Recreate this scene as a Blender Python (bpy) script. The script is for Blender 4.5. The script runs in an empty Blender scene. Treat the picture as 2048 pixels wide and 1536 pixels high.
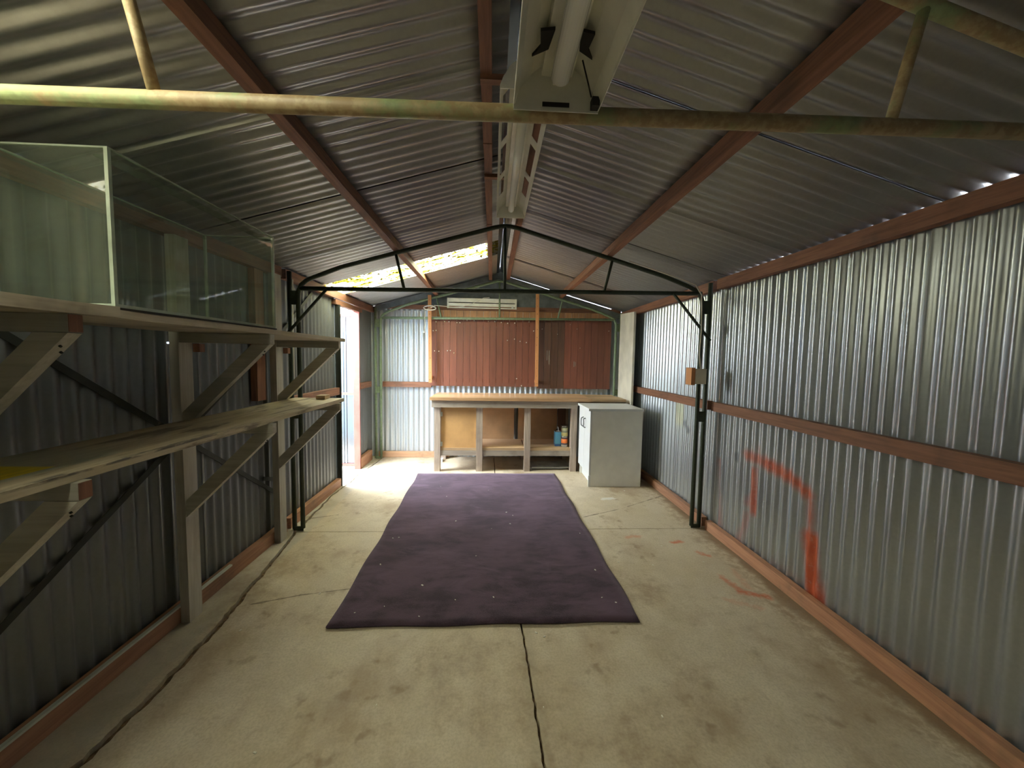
import bpy, bmesh, math, random
from mathutils import Vector, Matrix
random.seed(7)
SC = bpy.context.scene
COL = SC.collection
PI = math.pi

# ------------------------------------------------------------------ camera
cam_d = bpy.data.cameras.new('camera')
cam_d.sensor_width = 36.0
cam_d.lens = 770.0 / 2048.0 * 36.0
cam_d.clip_start = 0.02
cam = bpy.data.objects.new('camera', cam_d)
COL.objects.link(cam)
yaw, pit, rol = map(math.radians, (2.99, -3.92, 0.955))
fw = Vector((math.sin(yaw), math.cos(yaw), 0)); rt = Vector((math.cos(yaw), -math.sin(yaw), 0)); up = Vector((0, 0, 1))
f2 = fw * math.cos(pit) + up * math.sin(pit); u2 = up * math.cos(pit) - fw * math.sin(pit)
r3 = rt * math.cos(rol) + u2 * math.sin(rol); u3 = u2 * math.cos(rol) - rt * math.sin(rol)
M = Matrix((r3, u3, -f2)).transposed().to_4x4()
M.translation = Vector((0, 0, 1.45))
cam.matrix_world = M
SC.camera = cam

# ------------------------------------------------------------------ world, exposure
w = bpy.data.worlds.new('world'); SC.world = w; w.use_nodes = True
bg = w.node_tree.nodes['Background']
bg.inputs[0].default_value = (0.88, 0.95, 1.0, 1)
bg.inputs[1].default_value = 17.0
SC.view_settings.view_transform = 'Standard'
SC.view_settings.look = 'None'
SC.view_settings.exposure = 1.97
SC.view_settings.gamma = 1.0
SC.view_settings.use_curve_mapping = False
SC.cycles.max_bounces = 10
SC.cycles.diffuse_bounces = 7
SC.cycles.glossy_bounces = 5
SC.cycles.transparent_max_bounces = 16
SC.cycles.caustics_reflective = True
SC.cycles.caustics_refractive = False
SC.cycles.sample_clamp_indirect = 12.0
SC.cycles.use_denoising = True

def portal(name, loc, rot, sx, sy):
    d = bpy.data.lights.new(name, 'AREA'); d.shape = 'RECTANGLE'; d.size = sx; d.size_y = sy
    d.cycles.is_portal = True
    o = bpy.data.objects.new(name, d); COL.objects.link(o); o.location = loc; o.rotation_euler = rot
portal('door_daylight_portal', (-1.73, 4.59, 1.0), (0, -PI / 2, 0), 2.0, 0.66)
SL = math.atan(0.285)

# ------------------------------------------------------------------ shader helpers
class N:
    def __init__(s, name):
        s.m = bpy.data.materials.new(name); s.m.use_nodes = True
        s.t = s.m.node_tree; s.b = s.t.nodes['Principled BSDF']; s.o = s.t.nodes['Material Output']
        s.tc = s.t.nodes.new('ShaderNodeTexCoord').outputs['Object']
        s.oi = None
    def n(s, ty, **k):
        x = s.t.nodes.new(ty)
        for a, b in k.items(): setattr(x, a, b)
        return x
    def put(s, inp, v):
        if isinstance(v, bpy.types.NodeSocket): s.t.links.new(v, inp)
        elif isinstance(v, (tuple, list)):
            inp.default_value = tuple(v) + (1,) if (len(v) == 3 and inp.type == 'RGBA') else v
        else: inp.default_value = v
    def rnd(s):
        if s.oi is None: s.oi = s.n('ShaderNodeObjectInfo').outputs['Random']
        return s.oi
    def map(s, sc=(1, 1, 1), loc=(0, 0, 0), vec=None):
        x = s.n('ShaderNodeMapping'); s.put(x.inputs[0], vec or s.tc)
        x.inputs['Scale'].default_value = sc; x.inputs['Location'].default_value = loc
        return x.outputs[0]
    def noise(s, scale, vec=None, det=4, rough=0.55, w=None, dist=0.0):
        x = s.n('ShaderNodeTexNoise'); x.noise_dimensions = '4D' if w is not None else '3D'
        s.put(x.inputs['Vector'], vec or s.tc); x.inputs['Scale'].default_value = scale
        x.inputs['Detail'].default_value = det; x.inputs['Roughness'].default_value = rough
        x.inputs['Distortion'].default_value = dist
        if w is not None: s.put(x.inputs['W'], w)
        return x.outputs['Fac']
    def ma(s, op, a, b=0.0, c=None, clamp=False):
        x = s.n('ShaderNodeMath', operation=op); x.use_clamp = clamp
        s.put(x.inputs[0], a); s.put(x.inputs[1], b)
        if c is not None: s.put(x.inputs[2], c)
        return x.outputs[0]
    def ss(s, v, lo, hi, a=0.0, b=1.0):
        x = s.n('ShaderNodeMapRange'); x.interpolation_type = 'SMOOTHSTEP'
        s.put(x.inputs[0], v)
        for i, q in enumerate((lo, hi, a, b)): x.inputs[i + 1].default_value = q
        return x.outputs[0]
    def mix(s, f, a, b, blend='MIX'):
        x = s.n('ShaderNodeMix', data_type='RGBA', blend_type=blend)
        s.put(x.inputs[0], f); s.put(x.inputs[6], a); s.put(x.inputs[7], b)
        return x.outputs[2]
    def seg(s, a, b, vec):
        a = Vector(a); b = Vector(b); ba = b - a
        def vm(op, p, q=None):
            x = s.n('ShaderNodeVectorMath', operation=op); s.put(x.inputs[0], p)
            if q is not None: s.put(x.inputs[1], q)
            return x
        pa = vm('SUBTRACT', vec, tuple(a)).outputs[0]
        h = s.ma('DIVIDE', vm('DOT_PRODUCT', pa, tuple(ba)).outputs['Value'], max(ba.length_squared, 1e-6), clamp=True)
        sc = vm('SCALE', tuple(ba)); s.put(sc.inputs['Scale'], h)
        return vm('LENGTH', vm('SUBTRACT', pa, sc.outputs[0]).outputs[0]).outputs['Value']
    def bump(s, h, st=0.3, d=0.01):
        x = s.n('ShaderNodeBump'); x.inputs['Strength'].default_value = st; x.inputs['Distance'].default_value = d
        s.put(x.inputs['Height'], h); s.t.links.new(x.outputs[0], s.b.inputs['Normal'])
    def out(s, col=None, rough=0.6, metal=0.0, spec=None):
        if col is not None: s.put(s.b.inputs['Base Color'], col)
        s.put(s.b.inputs['Roughness'], rough); s.put(s.b.inputs['Metallic'], metal)
        if spec is not None: s.b.inputs['Specular IOR Level'].default_value = spec
        return s.m

def plain(name, c, rough=0.6, metal=0.0, var=0.15, scale=8, spec=None):
    m = N(name)
    f = m.noise(scale, det=4, w=m.ma('MULTIPLY', m.rnd(), 20))
    k = [max(0, x * (1 - var * 1.6)) for x in c]; l = [min(1, x * (1 + var)) for x in c]
    return m.out(m.mix(m.ss(f, 0.3, 0.7), k, l), rough, metal, spec)

def wood(name, c1, c2, axis, rough=0.65, bump=0.25, dark=(0.06, 0.04, 0.03), dirt=0.25, sc=1.0):
    m = N(name)
    s = {0: (1.2, 22, 22), 1: (22, 1.2, 22), 2: (22, 22, 1.2)}[axis]
    s = tuple(q * sc for q in s)
    w = m.ma('MULTIPLY', m.rnd(), 30)
    g = m.noise(2.2, m.map(s), 5, 0.6, w=w, dist=0.6)
    g2 = m.noise(3.5, None, 4, 0.6, w=w)
    c = m.mix(m.ss(g, 0.3, 0.7), c1, c2)
    c = m.mix(m.ma('MULTIPLY', m.ss(g2, 0.52, 0.75), dirt * 2, clamp=True), c, dark)
    br = m.ma('MULTIPLY_ADD', m.rnd(), 0.35, 0.82)
    x = m.n('ShaderNodeVectorMath', operation='SCALE'); m.put(x.inputs[0], c); m.put(x.inputs['Scale'], br)
    m.bump(g, bump, 0.003)
    return m.out(x.outputs[0], rough)

def galv(name, base, dust, dustamt, streak_axis, rough=0.36, metal=0.75, extra=None):
    m = N(name)
    w = m.ma('MULTIPLY', m.rnd(), 9)
    s = [14, 14, 14]; s[streak_axis] = 0.8
    st = m.noise(1.0, m.map(tuple(s)), 4, w=w)
    bl = m.noise(1.7, None, 5, 0.6, w=w)
    fine = m.noise(60, None, 2)
    c = m.mix(m.ss(st, 0.3, 0.7), [q * 0.86 for q in base], base)
    c = m.mix(m.ss(fine, 0.3, 0.7, 0, 0.25), c, [q * 0.7 for q in base])
    d = m.ma('MULTIPLY', m.ma('ADD', m.ss(bl, 0.1, 0.9, 0.35, 0.75), m.ss(st, 0.3, 0.8, 0, 0.35)), dustamt, clamp=True)
    c = m.mix(d, c, dust)
    me = m.ma('MULTIPLY_ADD', d, -metal, metal)
    ro = m.ma('MULTIPLY_ADD', d, 0.35, rough)
    if extra:
        pc, pf = extra(m)
        c = m.mix(pf, c, pc); me = m.ma('MULTIPLY', me, m.ma('SUBTRACT', 1.0, pf))
    return m.out(c, ro, me)

def spray(m):
    v = m.n('ShaderNodeVectorMath', operation='MULTIPLY'); m.put(v.inputs[0], m.tc); v.inputs[1].default_value = (0, 1, 1)
    v = v.outputs[0]
    nz = m.noise(7, None, 4, 0.6); nf = m.noise(38, None, 3, 0.6)
    tot = None
    for a, b, wd, st in (((2.75, .75), (2.56, .755), .030, .8), ((2.54, .745), (2.33, .72), .035, 1), ((2.33, .72), (2.17, .655), .028, 1),
                         ((2.66, .66), (2.635, .36), .020, .95), ((2.64, .50), (2.70, .40), .02, .6), ((2.70, .30), (2.78, .08), .022, .45),
                         ((2.16, .65), (2.145, .42), .012, 1), ((2.14, .40), (2.09, .06), .046, 1.15), ((2.10, .2), (2.05, .07), .035, 1),
                         ((3.08, .62), (3.03, .10), .006, .55), ((2.62, .82), (2.60, .74), .015, .35), ((2.18, .1), (2.42, .10), .01, .15)):
        d = m.seg((0,) + a, (0,) + b, v)
        d = m.ma('MULTIPLY_ADD', nz, 0.035, m.ma('SUBTRACT', d, 0.018))
        f = m.ss(d, wd + 0.042, wd - 0.026, 0, st * .92)
        tot = f if tot is None else m.ma('MAXIMUM', tot, f)
    tot = m.ma('MULTIPLY', tot, m.ss(nf, 0.25, 0.5, 0.72, 1.0), clamp=True)
    yel = m.ss(m.seg((0, 3.80, 1.0), (0, 3.80, .86), v), 0.13, 0.02, 0, 0.28)
    drk = m.ss(m.seg((0, 3.68, .83), (0, 3.62, .77), v), 0.05, 0.01, 0, 0.6)
    d2 = m.ss(m.seg((0, 2.86, .72), (0, 2.85, .69), v), 0.04, 0.01, 0, 0.5)
    c = m.mix(m.ss(nz, 0.35, 0.65), (0.42, 0.075, 0.03), (0.52, 0.12, 0.055))
    c = m.mix(m.ma('GREATER_THAN', yel, tot), c, (0.75, 0.72, 0.25))
    dk = m.ma('MAXIMUM', drk, d2)
    c = m.mix(m.ma('GREATER_THAN', dk, m.ma('MAXIMUM', tot, yel)), c, (0.08, 0.09, 0.11))
    return c, m.ma('MAXIMUM', m.ma('MAXIMUM', tot, yel), dk)

GW = (0.50, 0.54, 0.59)
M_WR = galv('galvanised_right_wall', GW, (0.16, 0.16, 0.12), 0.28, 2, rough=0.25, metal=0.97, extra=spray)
M_WL = galv('shaded_galvanised_left_wall', (0.28, 0.30, 0.32), (0.07, 0.07, 0.06), 0.5, 2, rough=0.32, metal=0.8)  # galvanised darkened, the dimness of this wall put into its colour
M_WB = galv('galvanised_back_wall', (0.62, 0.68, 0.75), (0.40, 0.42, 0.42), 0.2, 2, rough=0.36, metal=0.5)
M_RF = galv('galvanised_roof', (0.50, 0.52, 0.56), (0.13, 0.11, 0.065), 0.42, 0, rough=0.235, metal=1.0)
M_FL = galv('galvanised_flat', (0.24, 0.26, 0.28), (0.03, 0.03, 0.035), 0.12, 2, rough=0.2, metal=1.0)
RED1, RED2 = (0.29, 0.13, 0.075), (0.16, 0.07, 0.042)
M_RY = wood('red_timber_lengthwise', RED1, RED2, 1)
M_RX = wood('red_timber_crosswise', RED1, RED2, 0)
M_RZ = wood('red_timber_upright', RED1, RED2, 2)
M_PY = wood('pinkish_plate_timber', (0.46, 0.24, 0.14), (0.32, 0.15, 0.09), 1, dirt=.3, dark=(.12, .09, .06))
M_PX = wood('pinkish_plate_timber_back', (0.60, 0.36, 0.22), (0.48, 0.27, 0.16), 0)
M_SHY = wood('pale_weathered_board', (0.56, 0.50, 0.39), (0.42, 0.36, 0.27), 1, dirt=.35, dark=(.09, .07, .05))
M_SHZ = wood('pale_painted_post', (0.54, 0.52, 0.46), (0.42, 0.39, 0.33), 2, dirt=.15)
M_SHX = wood('pale_painted_arm', (0.52, 0.50, 0.43), (0.40, 0.38, 0.31), 0, dirt=.15)
M_ORZ = wood('orange_pine', (0.72, 0.34, 0.14), (0.58, 0.25, 0.10), 2, dirt=.05)
M_GRX = wood('grey_weathered_timber', (0.50, 0.43, 0.36), (0.36, 0.30, 0.25), 0, dirt=.3, dark=(.12, .09, .07))
M_GRZ = wood('grey_weathered_leg', (0.50, 0.41, 0.34), (0.33, 0.26, 0.21), 2, dirt=.25, dark=(.14, .10, .08))
M_TOP = wood('varnished_bench_top', (0.68, 0.42, 0.24), (0.54, 0.32, 0.17), 0, rough=0.3, bump=.08, dirt=.1)
M_TOP2 = wood('raw_bench_board', (0.58, 0.42, 0.26), (0.46, 0.30, 0.17), 0, rough=0.5, dirt=.1)
M_HB = plain('tan_hardboard', (0.62, 0.36, 0.15), 0.55, var=.08, scale=5)
M_HBD = plain('brown_hardboard_back', (0.40, 0.24, 0.12), 0.75, var=.1, scale=5)
M_PLK = wood('dark_red_plank', (0.22, 0.078, 0.05), (0.15, 0.053, 0.036), 2, rough=.5, bump=.1, dirt=.1, dark=(.10, .05, .04))
M_PLD = wood('dark_brown_plank', (0.13, 0.065, 0.045), (0.08, 0.045, 0.035), 2, rough=.5, bump=.1, dirt=.1)
M_TAN = wood('tan_plank_end', (0.42, 0.22, 0.11), (0.28, 0.14, 0.07), 2, dirt=.1)
M_WHT = plain('white_laminate', (0.70, 0.72, 0.75), 0.35, var=.02)
M_WHG = plain('grey_white_side_panel', (0.82, 0.82, 0.78), 0.45, var=.03)
M_ENM = plain('cream_enamel', (0.80, 0.79, 0.72), 0.3, var=.06, scale=12)
M_TUB = plain('milky_tube_glass', (0.80, 0.80, 0.74), 0.08, var=.02)
M_BLK = plain('black_gap', (0.015, 0.013, 0.012), 0.8, var=.1)
M_CRD = plain('white_flex', (0.75, 0.70, 0.62), 0.4, var=.03)
M_BRD = plain('off_white_painted_sheet', (0.72, 0.69, 0.60), 0.6, var=.10, scale=4)
M_GAB = plain('grey_gable_sheet', (0.17, 0.19, 0.19), 0.7, var=.18, scale=9)
M_SOIL = plain('dark_soil', (0.16, 0.10, 0.055), 0.95, var=.4, scale=40)
M_CHR = plain('dull_chrome', (0.6, 0.6, 0.6), 0.25, 0.9, var=.05)
M_FLX = plain('white_flashing', (0.62, 0.66, 0.60), 0.35, 0.2, var=.05)
M_CHIP = plain('pale_chips', (0.8, 0.78, 0.7), 0.6, var=.1)
M_FCS = plain('grey_fibre_sheet', (0.36, 0.35, 0.32), 0.8, var=.15)
M_PNK = plain('red_oxide_steel', (0.30, 0.08, 0.06), 0.45, var=.12)
M_DGN = plain('added_shade_fence_steel', (0.045, 0.06, 0.05), 0.5, var=.1)
M_BLF = plain('added_side_screen_steel', (0.26, 0.31, 0.37), 0.6, var=.06)
M_HDL = plain('dull_grey_handle_steel', (0.12, 0.12, 0.13), 0.4, 0.3, var=.05)
M_GRS = plain('added_dark_lawn', (0.045, 0.065, 0.03), 0.9, var=.3, scale=20)
M_CRM = plain('cream_box', (0.66, 0.60, 0.47), 0.45, var=.05)

def tube_paint(name, green, amt):
    m = N(name)
    f = m.noise(5, None, 6, 0.65); g = m.noise(45, None, 3, 0.6)
    c = m.mix(m.ss(g, 0.35, 0.65), green, [q * 0.75 for q in green])
    ru = m.ma('MULTIPLY', m.ss(f, 0.68 - amt * 0.4, 0.78 - amt * .35), 0.85)
    c = m.mix(ru, c, m.mix(m.ss(g, 0.4, 0.6), (0.33, 0.20, 0.10), (0.46, 0.33, 0.18)))
    m.bump(g, 0.2, 0.002)
    return m.out(c, 0.55)
M_GN1 = tube_paint('pale_green_rusty_paint', (0.30, 0.36, 0.17), 0.75)
M_GN2 = tube_paint('silhouette_green_paint', (0.035, 0.05, 0.03), 0.0)  # frame green darkened, silhouette shade put into the colour
M_GN3 = tube_paint('mid_green_paint', (0.20, 0.27, 0.17), 0.05)
M_STP = plain('dark_steel_strap', (0.03, 0.035, 0.028), 0.6, 0.3)

def rugmat():
    m = N('plum_carpet')
    a = m.noise(1.6, None, 5, 0.6, dist=.8); b = m.noise(6, m.map((1, 2.2, 1)), 4, 0.6); p = m.noise(220, None, 2)
    f = m.ma('ADD', m.ma('MULTIPLY', a, 0.6), m.ma('MULTIPLY', b, 0.4))
    c = m.mix(m.ss(f, 0.38, 0.62), (0.018, 0.012, 0.017), (0.082, 0.050, 0.074))
    yy = m.n('ShaderNodeSeparateXYZ'); m.put(yy.inputs[0], m.tc)
    pt = m.noise(2.6, m.map((.7, 1.6, 1), (3, 1, 0)), 6, .65, dist=1.2)
    c = m.mix(m.ss(pt, .50, .68, 0, .7), c, (0.12, 0.075, 0.115))
    c = m.mix(m.ss(p, 0.3, 0.7, 0, 0.4), c, (0.10, 0.07, 0.095))
    m.bump(p, 0.5, 0.004)
    m.b.inputs['Sheen Weight'].default_value = 0.35
    m.b.inputs['Sheen Roughness'].default_value = 0.45
    m.b.inputs['Sheen Tint'].default_value = (0.75, 0.6, 0.8, 1)
    return m.out(c, 0.9, spec=.2)
M_RUG = rugmat()

def concrete():
    m = N('stained_concrete')
    a = m.noise(0.9, None, 6, 0.6); b = m.noise(4.5, None, 6, 0.65, dist=.5); g = m.noise(90, None, 3, 0.6); sp = m.noise(11, None, 3, 0.5)
    bigs = m.noise(2.1, m.map((1, .7, 1), (4, 2, 0)), 5, 0.65)
    c = m.mix(m.ss(b, 0.3, 0.7), (0.52, 0.44, 0.33), (0.66, 0.58, 0.46))
    c = m.mix(m.ss(a, 0.35, 0.7, 0, .6), c, (0.54, 0.44, 0.29))
    c = m.mix(m.ss(g, 0.35, 0.7, 0, 0.3), c, (0.27, 0.23, 0.16))
    c = m.mix(m.ma('MULTIPLY', m.ss(sp, 0.57, 0.72), m.ss(bigs, 0.42, 0.62, 0.05, .6)), c, (0.22, 0.145, 0.085))
    c = m.mix(m.ss(bigs, 0.50, 0.70, 0, .6), c, (0.31, 0.215, 0.13))
    fl = m.n('ShaderNodeVectorMath', operation='MULTIPLY'); m.put(fl.inputs[0], m.tc); fl.inputs[1].default_value = (1, 1, 0); v = fl.outputs[0]
    wob = m.noise(6, None, 4, 0.6); wf = m.noise(20, None, 4, .65)
    # orange overspray smudges by the right wall
    tot = None
    for a_, b_, wd, st in (((1.72, 2.20), (1.58, 2.26), .02, 1.0), ((1.60, 2.26), (1.56, 2.42), .02, .75), ((1.63, 2.70), (1.58, 2.74), .018, .8),
                           ((1.46, 2.90), (1.52, 2.92), .02, .9), ((1.12, 3.0), (1.22, 3.02), .018, .5), ((1.66, 2.3), (1.70, 2.5), .02, .3), ((1.45, 2.18), (1.6, 2.1), .02, .3)):
        d = m.ma('MULTIPLY_ADD', wf, 0.13, m.ma('SUBTRACT', m.seg(a_ + (0,), b_ + (0,), v), 0.065))
        f = m.ss(d, wd + 0.02, wd - 0.02, 0, st); tot = f if tot is None else m.ma('MAXIMUM', tot, f)
    c = m.mix(m.ma('MULTIPLY', tot, m.ss(wf, 0.3, 0.5, 0.4, 0.9)), c, (0.58, 0.13, 0.045))
    # brown dirt along the foot of the right wall
    x = m.n('ShaderNodeSeparateXYZ'); m.put(x.inputs[0], m.tc)
    e = m.ma('MULTIPLY_ADD', m.noise(3.2, None, 5, .65), 0.28, x.outputs[0])
    c = m.mix(m.ss(e, 1.90, 1.985, 0, .8), c, (0.16, 0.10, 0.055))
    c = m.mix(m.ma('MULTIPLY', m.ss(e, 1.78, 1.88, 0, .5), m.ss(wf, .4, .6)), c, (0.28, 0.19, 0.11))
    xs = x.outputs[0]
    c = m.mix(m.ss(m.ma('MULTIPLY_ADD', wob, .08, xs), -1.42, -1.46, 0, .55), c, m.mix(m.ss(b, .3, .7), (0.34, 0.32, 0.27), (0.44, 0.42, 0.36)))
    band = m.ma('ABSOLUTE', m.ma('SUBTRACT', xs, .195))
    c = m.mix(m.ss(band, .055, .02, 0, .35), c, (0.36, 0.31, 0.22))
    c = m.mix(m.ma('MULTIPLY', m.ss(m.noise(1.3, m.map((1, .8, 1), (7, 3, 0)), 6, .7), .52, .66, 0, .55), m.ss(wf, .3, .6, .5, 1)), c, (0.24, 0.155, 0.09))
    # hairline cracks
    for a_, b_, wd in (((-.80, 2.36), (-1.14, 2.29), .003), ((-1.14, 2.29), (-1.43, 2.19), .003), ((.84, 3.40), (1.26, 3.59), .004), ((1.26, 3.59), (1.86, 3.96), .004), ((-1.38, 3.48), (-1.6, 3.40), .006)):
        d = m.ma('MULTIPLY_ADD', wob, 0.05, m.ma('SUBTRACT', m.seg(a_ + (0,), b_ + (0,), v), 0.025))
        d = m.ma('ABSOLUTE', d)
        c = m.mix(m.ss(d, wd * 2.0, wd * 0.7, 0, .75), c, (0.10, 0.075, 0.05))
    # dried white spill
    d = m.ma('MULTIPLY_ADD', wf, 0.10, m.ma('SUBTRACT', m.seg((1.17, 3.86, 0), (1.27, 3.87, 0), v), 0.05))
    c = m.mix(m.ss(d, .04, .02, 0, .7), c, (0.72, 0.72, 0.70))
    m.bump(m.ma('ADD', m.ma('MULTIPLY', g, 0.3), b), 0.25, 0.006)
    return m.out(c, m.ss(b, .3, .7, .55, .8))
M_CON = concrete()
M_CON2 = plain('pale_outdoor_concrete', (0.55, 0.54, 0.50), 0.8, var=.1, scale=4)

def lowershelf():
    m = N('scuffed_lower_shelf_board')
    w = 0
    g = m.noise(2.2, m.map((22, 1.2, 22)), 5, 0.6, dist=.8)
    g2 = m.noise(1.6, m.map((9, 1.5, 9)), 5, 0.6)
    c = m.mix(m.ss(g, .3, .7), (0.60, 0.52, 0.37), (0.44, 0.37, 0.25))
    c = m.mix(m.ss(g2, .53, .64, 0, .8), c, (0.12, 0.09, 0.065))
    v = m.map((1, 1, 1), (-1.4, 1.9, 0))
    x = m.n('ShaderNodeSeparateXYZ'); m.put(x.inputs[0], v)
    # faded paint at the near end: a pale green-grey field and a yellow corner
    X, Yc = x.outputs[0], x.outputs[1]
    wb_ = m.noise(14, None, 4, .6)
    pale = m.ma('MULTIPLY', m.ss(m.ma('MULTIPLY_ADD', wb_, .12, Yc), 1.50, 1.40), m.ss(m.ma('MULTIPLY_ADD', wb_, .02, X), -1.235, -1.245))
    c = m.mix(m.ma('MULTIPLY', pale, .75), c, (0.42, 0.44, 0.34))
    sc_ = m.noise(5, m.map((6, 1.2, 6)), 5, .65)
    edge = m.ma('MULTIPLY', m.ss(m.ma('MULTIPLY_ADD', sc_, .06, X), -1.168, -1.150), m.ma('MULTIPLY', m.ss(Yc, .9, 1.0), m.ss(Yc, 2.1, 1.5)))
    c = m.mix(m.ma('MULTIPLY', m.ma('MULTIPLY', edge, m.ss(x.outputs[2], 1.098, 1.104)), m.ss(sc_, .40, .52, 0, .85)), c, (0.06, 0.055, 0.06))
    yl = m.ma('MULTIPLY', m.ss(Yc, 1.19, 1.17), m.ma('MULTIPLY', m.ss(X, -1.275, -1.285), m.ss(X, -1.46, -1.45)))
    c = m.mix(m.ma('MULTIPLY', yl, m.ss(wb_, .25, .45, .7, .98)), c, m.mix(m.ss(g, .3, .7), (0.85, 0.66, 0.01), (0.62, 0.52, 0.02)))
    m.bump(g, .3, .003)
    return m.out(c, .6)
M_LSH = lowershelf()

def glassmat():
    m = N('dusty_aquarium_glass')
    t = m.t
    tr = m.n('ShaderNodeBsdfTransparent'); tr.inputs[0].default_value = (0.93, 0.97, 0.94, 1)
    gl = m.n('ShaderNodeBsdfGlossy'); gl.inputs['Roughness'].default_value = 0.02
    df = m.n('ShaderNodeBsdfDiffuse'); df.inputs[0].default_value = (0.55, 0.62, 0.52, 1)
    fr = m.n('ShaderNodeFresnel'); fr.inputs[0].default_value = 1.45
    m1 = m.n('ShaderNodeMixShader'); m2 = m.n('ShaderNodeMixShader')
    geo = m.n('ShaderNodeNewGeometry')
    m.put(m1.inputs[0], m.ma('MULTIPLY', fr.outputs[0], m.ma('SUBTRACT', 1.0, geo.outputs['Backfacing']))); t.links.new(tr.outputs[0], m1.inputs[1]); t.links.new(gl.outputs[0], m1.inputs[2])
    m.put(m2.inputs[0], m.ss(m.noise(3, None, 5, .65), .3, .75, .02, .07))
    t.links.new(m1.outputs[0], m2.inputs[1]); t.links.new(df.outputs[0], m2.inputs[2])
    t.links.new(m2.outputs[0], m.o.inputs[0])
    return m.m
M_GLS = glassmat()
M_EDG = plain('pale_green_glass_edge', (0.34, 0.40, 0.33), 0.25, var=.1, scale=14)

def skymat(name, white, yellow, speck):
    m = N(name)
    t = m.t
    sp = m.noise(36, m.map((.7, 1.3, 1)), 4, .7); sp2 = m.noise(8, m.map((.6, 1.6, 1)), 4, .65)
    mask = m.ss(m.ma('MULTIPLY_ADD', sp2, .22, sp), speck, speck + .06)
    ye = m.ss(m.ma('MULTIPLY_ADD', sp, .35, sp2), .61, .73)
    col = m.mix(ye, white, yellow)
    tr = m.n('ShaderNodeBsdfTransparent'); tl = m.n('ShaderNodeBsdfTranslucent'); df = m.n('ShaderNodeBsdfDiffuse')
    m.put(tr.inputs[0], col); m.put(tl.inputs[0], col)
    m.put(df.inputs[0], (.12, .10, .035))
    m1 = m.n('ShaderNodeMixShader'); m2 = m.n('ShaderNodeMixShader')
    m1.inputs[0].default_value = .5
    t.links.new(tr.outputs[0], m1.inputs[1]); t.links.new(tl.outputs[0], m1.inputs[2])
    m.put(m2.inputs[0], mask)
    t.links.new(m1.outputs[0], m2.inputs[1]); t.links.new(df.outputs[0], m2.inputs[2])
    t.links.new(m2.outputs[0], m.o.inputs[0])
    return m.m
M_SKY = skymat('mossy_translucent_roofing', (.58, .58, .54), (.42, .35, .012), .60)
M_SK2 = skymat('dimmed_translucent_roofing', (.34, .32, .25), (.25, .22, .11), .66)  # mossy roofing with its tint lowered to dim the near daylight

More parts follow.
